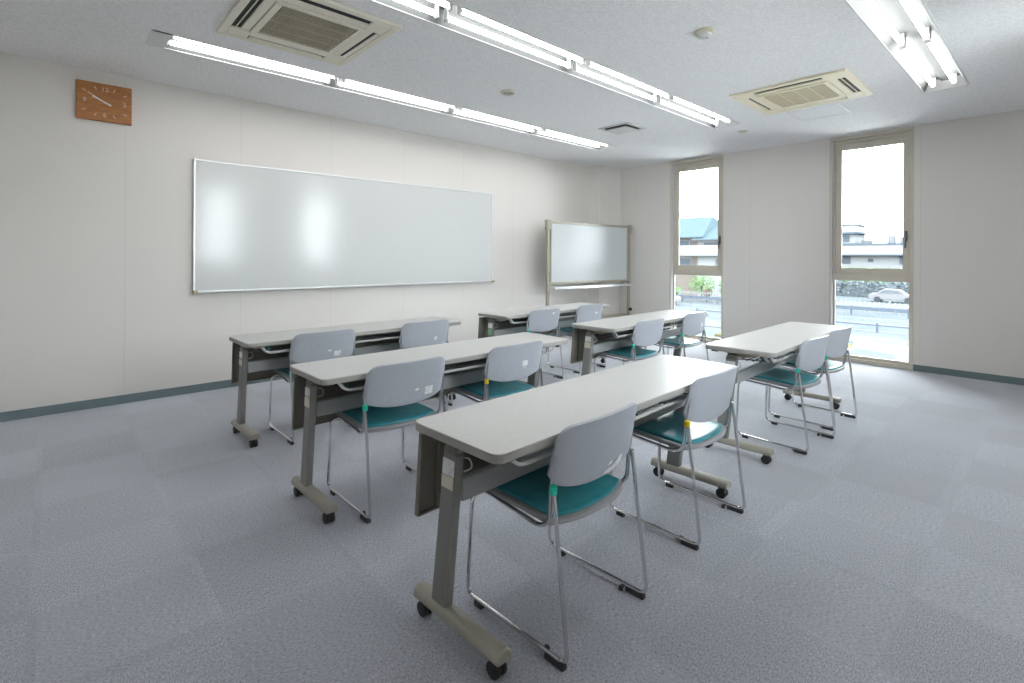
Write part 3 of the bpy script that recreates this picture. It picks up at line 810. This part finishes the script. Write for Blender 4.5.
# ------------------------------------------------------------------ outdoors (the room is on an upper floor)
G = -3.5
mb = MB(); mb.box(E + .6, 420, -160, 260, G - .3, G)
tag(mb.build('ground', 'asphalt', smooth=False), 'pale car park and street outside the windows', None, None, 'structure')
tag(MB().box(-60, E + .6, -200, YR - .5, G - .3, G).build('ground', 'bounce_paving', smooth=False), 'unseen yard below the side windows, made pale to bounce daylight', None, None, 'structure')  # yard out of view, coloured this pale to bounce light indoors
tag(MB().box(E + .6, 25.5, -40, 60, G, G + .02).build('bounce_slab', 'bounce_paving', smooth=False), 'unseen pale slab added below the far windows to bounce daylight', None, None, 'structure')  # unseen slab, added to throw daylight up at the ceiling
mb = MB().box(57, 64, -40, 90, G, G + .10).box(34.5, 38.0, -40, 90, G, G + .05)
tag(mb.build('pavement', 'paving', smooth=False), 'pale paved strips beside the street', None, None, 'structure')
mb = MB()
for x in (41, 45.5, 49.5): mb.box(x, x + .35, -40, 90, G, G + .012)
for k in range(24): mb.box(26, 30, -6 + k * 2.6, -5.85 + k * 2.6, G, G + .012)
tag(mb.build('road_marking', 'roadline', smooth=False), 'white painted lines on the street and the parking bays', None, None, 'structure')
tag(MB().box(30.6, 32.8, -10, 14, G, G + .14).build('verge', 'grass', smooth=False), 'yellowish grass strip by the parking bays', None, None, 'structure')

def tree(x, y, h, rad, label, leafmat='leaf', n=520, name='tree', trunk=True, flowers=False):
    r = empty(name, (x, y, G)); tag(r, label, 'tree' if name == 'tree' else 'shrub')
    if trunk:
        t = MB().cyl((0, 0, 0), (0, 0, h * .55), .09, .05, n=8)
        for k in range(4):
            a = k * 1.6; t.cyl((0, 0, h * .4), (math.cos(a) * rad * .5, math.sin(a) * rad * .5, h * .72), .04, .02, n=6)
        t.build('trunk', 'bark', r)
    mb = MB(); fl = MB()
    rnd = random.Random(int(x * 31 + y * 7))
    for k in range(n):
        d = Vector((rnd.gauss(0, 1), rnd.gauss(0, 1), rnd.gauss(0, 1))).normalized() * (rnd.random() ** .45)
        p = Vector((d.x * rad, d.y * rad, h * .58 + d.z * h * .42))
        a = Vector((rnd.gauss(0, 1), rnd.gauss(0, 1), rnd.gauss(0, .6))).normalized(); b = a.orthogonal().normalized()
        q = rnd.uniform(.09, .17)
        tgt = fl if flowers and k % 4 == 0 else mb
        tgt.add([p - a * q, p + b * q * .55, p + a * q, p - b * q * .55], [(0, 1, 2, 3)])
    mb.build('foliage', leafmat, r, smooth=False)
    if flowers: fl.build('blossom', 'pink', r, smooth=False)
    return r
tree(56.2, 27.2, 3.1, 1.5, 'bushy pale green tree behind the white fence, tallest seen through the pillar-side window')
tree(55.7, 24.0, 2.8, 1.1, 'low rounded green tree at the window-frame side of the white fence', n=480)
tree(53.75, 25.45, 1.75, .55, 'pink flowering shrub between the green trees outside', n=420, name='shrub', trunk=True, flowers=True)
tree(53.9, 29.0, 1.5, .6, 'small green shrub at the white fence in front of the blue-roofed house', n=320, name='shrub')

# white picket fence in front of the shrubs
def fence(x, y0, y1, h, label, step=.28):
    r = empty('picket_fence', (x, (y0 + y1) / 2, G)); tag(r, label, 'fence')
    w = (y1 - y0) / 2
    MB().box(-.03, .03, -w, w, h * .25, h * .25 + .07).box(-.03, .03, -w, w, h * .82, h * .82 + .07).build('rail', 'fencewhite', r, smooth=False)
    n = int((y1 - y0) / step); p = MB()
    for k in range(n + 1):
        y = -w + 2 * w * k / n; p.box(-.045, -.03, y - .035, y + .035, 0, h)
    p.build('picket_row', 'fencewhite', r, smooth=False)
    for k in range(4):
        y = -w + 2 * w * k / 3; MB().box(-.05, .06, y - .06, y + .06, 0, h * 1.08).build('post', 'fencewhite', r, smooth=False)
fence(53.0, 20.5, 32.0, 1.15, 'white picket fence by the shrubs outside the pillar-side window')
fence(55.0, 6.5, 17.0, 1.0, 'white picket fence below the long flat building', .34)

# long low building with a flat roof beyond the second window
r = empty('flat_building', (90, 18, G)); tag(r, 'long low white building with a flat grey-edged roof and dark windows', 'building')
MB().box(0, 12, -14, 14, 0, 6.3).build('wall_body', 'white', r, smooth=False)
MB().box(-1.2, 13, -15, 15, 5.35, 6.75).build('roof_parapet', 'white', r, smooth=False)
MB().box(-1.3, 13.1, -15.1, 15.1, 6.75, 7.05).build('roof_edge', 'fascia', r, smooth=False)
MB().box(-1.25, -1.2, -15, 15, 5.25, 5.4).build('soffit_line', 'fascia', r, smooth=False)
for y0, y1 in ((3.0, 4.5), (-3.6, -2.7), (-4.8, -3.7), (-6.0, -4.9), (-7.4, -6.5), (-12, -9.8), (8, 10)):
    wf = MB().box(-.08, 0, y0, y1, 4.0, 5.15).build('window', 'fascia', r, smooth=False)
    MB().box(-.10, -.08, y0 + .08, y1 - .08, 4.08, 5.07).build('pane', 'pane', wf, smooth=False)
MB().box(-.06, 0, .3, .9, 4.3, 4.8).build('wall_sign', 'rooftile', r, smooth=False)
ph = MB().box(2, 8, 3.0, 9, 7.05, 9.9).build('penthouse', 'white', r, smooth=False)
MB().box(1.2, 8.6, 2.3, 9.6, 8.55, 8.8).box(1.8, 8.2, 2.8, 9.2, 9.9, 10.05).build('penthouse_roof', 'fascia', ph, smooth=False)
MB().box(1.95, 2, 3.6, 4.5, 7.3, 8.3).box(1.95, 2, 5.2, 6.2, 7.3, 8.3).build('penthouse_window', 'pane', ph, smooth=False)
for y0, y1, z in ((1.2, 2.4, 7.6), (-1.6, -.8, 8.2), (-2.8, -2.2, 7.9)):
    MB().box(3, 4.2, y0, y1, 7.05, z).build('roof_unit', 'concrete', r, smooth=False)
MB().box(-4.2, -4.1, -14, 14, 3.75, 3.83).box(-4.2, -4.1, -14, 14, 3.2, 3.26).build('terrace_rail', 'fencewhite', r, smooth=False)
MB().box(-4.5, 0, -14.5, 14.5, 0, 2.6).build('terrace_base', 'concrete', r, smooth=False)
def hedge(name, x, y0, y1, z0, h, m, label, n):
    mb = MB().box(x - .3, x + .3, y0, y1, z0, z0 + h * .86); rnd = random.Random(int(x))
    for k in range(n):
        p = Vector((x + rnd.uniform(-.45, .45), rnd.uniform(y0, y1), z0 + h * rnd.random() ** .7))
        a = Vector((rnd.gauss(0, .5), rnd.gauss(0, 1), rnd.gauss(0, 1))).normalized(); b = a.orthogonal().normalized(); q = rnd.uniform(.14, .26)
        mb.add([p - a * q, p + b * q * .7, p + a * q, p - b * q * .7], [(0, 1, 2, 3)])
    tag(mb.build(name, m, smooth=False), label, 'hedge', None, 'stuff')
hedge('terrace_hedge', 84.6, 6, 30, G, 3.5, 'leaf', 'light green planting along the terrace of the flat building', 3800)
hedge('street_hedge', 77, 4, 26, G, 1.9, 'hedge', 'dense grey-green hedge behind the street below the flat building', 3600)

# house with blue tiled roofs beyond the first window
r = empty('house', (60, 34, G)); tag(r, 'two-storey house with pale blue tiled hipped roofs and a white balcony', 'house')
MB().box(0, 9, -4.6, 8, 0, 7.3).build('wall_body', 'brownwall', r, smooth=False)
def hip(x0, x1, y0, y1, z0, z1, ry0, ry1):
    xm = (x0 + x1) / 2
    return MB().add([(x0, y0, z0), (x1, y0, z0), (x1, y1, z0), (x0, y1, z0), (xm, ry0, z1), (xm, ry1, z1)], [(0, 1, 4), (1, 2, 5, 4), (2, 3, 5), (3, 0, 4, 5), (3, 2, 1, 0)])
hip(-1.2, 10.2, -5.6, 9.2, 7.3, 10.1, -4.2, 6).build('main_roof', 'rooftile', r, smooth=False)
MB().box(-.6, 7, -10.5, -4.7, 0, 6.9).build('wing_wall', 'white', r, smooth=False)
hip(-1.6, 8.0, -11.4, -4.3, 6.95, 8.65, -9.6, -5.2).build('wing_roof', 'rooftile', r, smooth=False)
MB().box(-1.65, -1.55, -11.4, -4.3, 6.85, 7.0).box(-1.25, -1.15, -5.6, 9.2, 7.2, 7.34).build('gutter', 'fascia', r, smooth=False)
MB().box(-1.6, -.6, -10.5, 8, 5.0, 5.15).box(-1.65, -1.5, -10.5, 8, 5.1, 6.25).build('balcony', 'white', r, smooth=False)
for x, y0, y1, z0, z1 in ((-.05, -3.4, -1.6, 5.3, 7.0), (-.05, 0, 2.2, 5.3, 7.0), (-.65, -7.4, -5.4, 5.3, 6.7), (-.05, -3.6, -1.0, 3.6, 4.8), (-.65, -9.6, -6.8, 3.4, 4.7), (-.05, 1.5, 4.5, 3.6, 4.8)):
    wf = MB().box(x, x + .06, y0, y1, z0, z1).build('window', 'white', r, smooth=False)
    MB().box(x - .03, x, y0 + .1, y1 - .1, z0 + .1, z1 - .1).build('pane', 'pane', wf, smooth=False)
MB().box(-.8, -.6, -8.6, -8.4, 0, 6.9).build('drain_pipe', 'fascia', r, smooth=False)

# cars
def car(x, y, rz, paint, label):
    r = empty('car', (x, y, G), rz); tag(r, label, 'car')
    prof = [(-2.1, .30), (-2.12, .72), (-1.95, .88), (-1.15, .95), (-.55, 1.42), (.75, 1.46), (1.45, .98), (2.0, .86), (2.12, .60), (2.08, .30)]
    MB().prismy(prof, -.82, .82).build('body', paint, r, bevel=.06)
    w = MB()
    for s in (-1, 1): w.prismy([(-.98, .97), (-.50, 1.36), (.70, 1.39), (1.22, .98)], s * .822 - .006, s * .822 + .006)
    w.hexa([(-1.14, -.68, .98), (-1.10, -.68, .96), (-1.10, .68, .96), (-1.14, .68, .98)], [(-.64, -.60, 1.37), (-.60, -.60, 1.35), (-.60, .60, 1.35), (-.64, .60, 1.37)])
    w.hexa([(1.42, -.68, 1.02), (1.46, -.68, 1.0), (1.46, .68, 1.0), (1.42, .68, 1.02)], [(.80, -.60, 1.44), (.84, -.60, 1.42), (.84, .60, 1.42), (.80, .60, 1.44)])
    w.build('car_window', 'carglass', r, smooth=False)
    for sx in (-1.3, 1.3):
        for s in (-1, 1):
            MB().cyl((sx, s * .62, .31), (sx, s * .84, .31), .31, n=18).build('wheel', 'tyre', r)
    return r
car(70.0, 12.4, PI / 2 + .05, 'carwhite', 'white car on the street in front of the grey-green hedge')
car(23.8, 4.35, PI / 2 - .25, 'carwhite', 'white car parked close below the window by the grass strip')
car(47.5, 27.6, PI / 2, 'carwhite', 'white car by the picket fence, seen through the pillar-side window')

# guard rail and low sign
r = empty('guard_rail', (51.6, 14, G)); tag(r, 'long dark grey guard rail along the street', 'guard rail')
MB().box(-.05, .05, -22, 22, .45, .75).build('rail', 'rail', r, smooth=False)
for k in range(12): MB().cyl((.1, -21 + k * 3.8, 0), (.1, -21 + k * 3.8, .8), .06, n=8).build('post', 'rail', r)
r = empty('rope_barrier', (40.5, 8, G)); tag(r, 'thin chain barrier on short posts across the car park', 'barrier')
MB().box(-.03, .03, -12, 12, .42, .50).build('chain', 'rail', r, smooth=False)
for k in range(7): MB().cyl((0, -12 + k * 4, 0), (0, -12 + k * 4, .62), .06, n=8).build('post', 'rail', r)
r = empty('parking_sign', (30.2, 6.45, G)); tag(r, 'low white sign board on two posts in the grass strip', 'sign')
MB().box(-.03, .03, -.45, .45, .38, .88).build('sign_board', 'white', r, smooth=False)
for s in (-1, 1): MB().box(.03, .07, s * .33 - .03, s * .33 + .03, 0, .85).build('post', 'concrete', r, smooth=False)

# ------------------------------------------------------------------ sky
wd = bpy.data.worlds.new('overcast'); S.world = wd; wd.use_nodes = True
nt = wd.node_tree; bg = nt.nodes['Background']
bg.inputs['Color'].default_value = (.93, .97, 1.0, 1); bg.inputs['Strength'].default_value = WORLD

# ------------------------------------------------------------------ camera
F, YAW, CX, CY, CH, ROLL = 503.665, .8553, 486.43, 256.56, 1.2719, .0059
cam = bpy.data.cameras.new('camera'); co = bpy.data.objects.new('camera', cam); COL.objects.link(co)
cam.sensor_width = 36; cam.sensor_fit = 'HORIZONTAL'; cam.lens = F / 1024 * 36
cam.shift_x = (512 - CX) / 1024; cam.shift_y = (CY - 341.5) / 1024
cam.clip_start = .02; cam.clip_end = 800
co.matrix_world = Matrix.Translation((0, 0, CH)) @ Matrix.Rotation(YAW - PI / 2, 4, 'Z') @ Matrix.Rotation(PI / 2, 4, 'X') @ Matrix.Rotation(ROLL, 4, 'Z')
S.camera = co

S.view_settings.view_transform = 'Standard'; S.view_settings.look = 'None'
S.view_settings.exposure = 0.38; S.view_settings.gamma = 1.0; S.view_settings.use_curve_mapping = False
S.cycles.use_denoising = True
S.cycles.max_bounces = 10; S.cycles.diffuse_bounces = 6; S.cycles.glossy_bounces = 4; S.cycles.transparent_max_bounces = 12
S.cycles.sample_clamp_indirect = 6.0
S.cycles.caustics_reflective = False; S.cycles.caustics_refractive = False
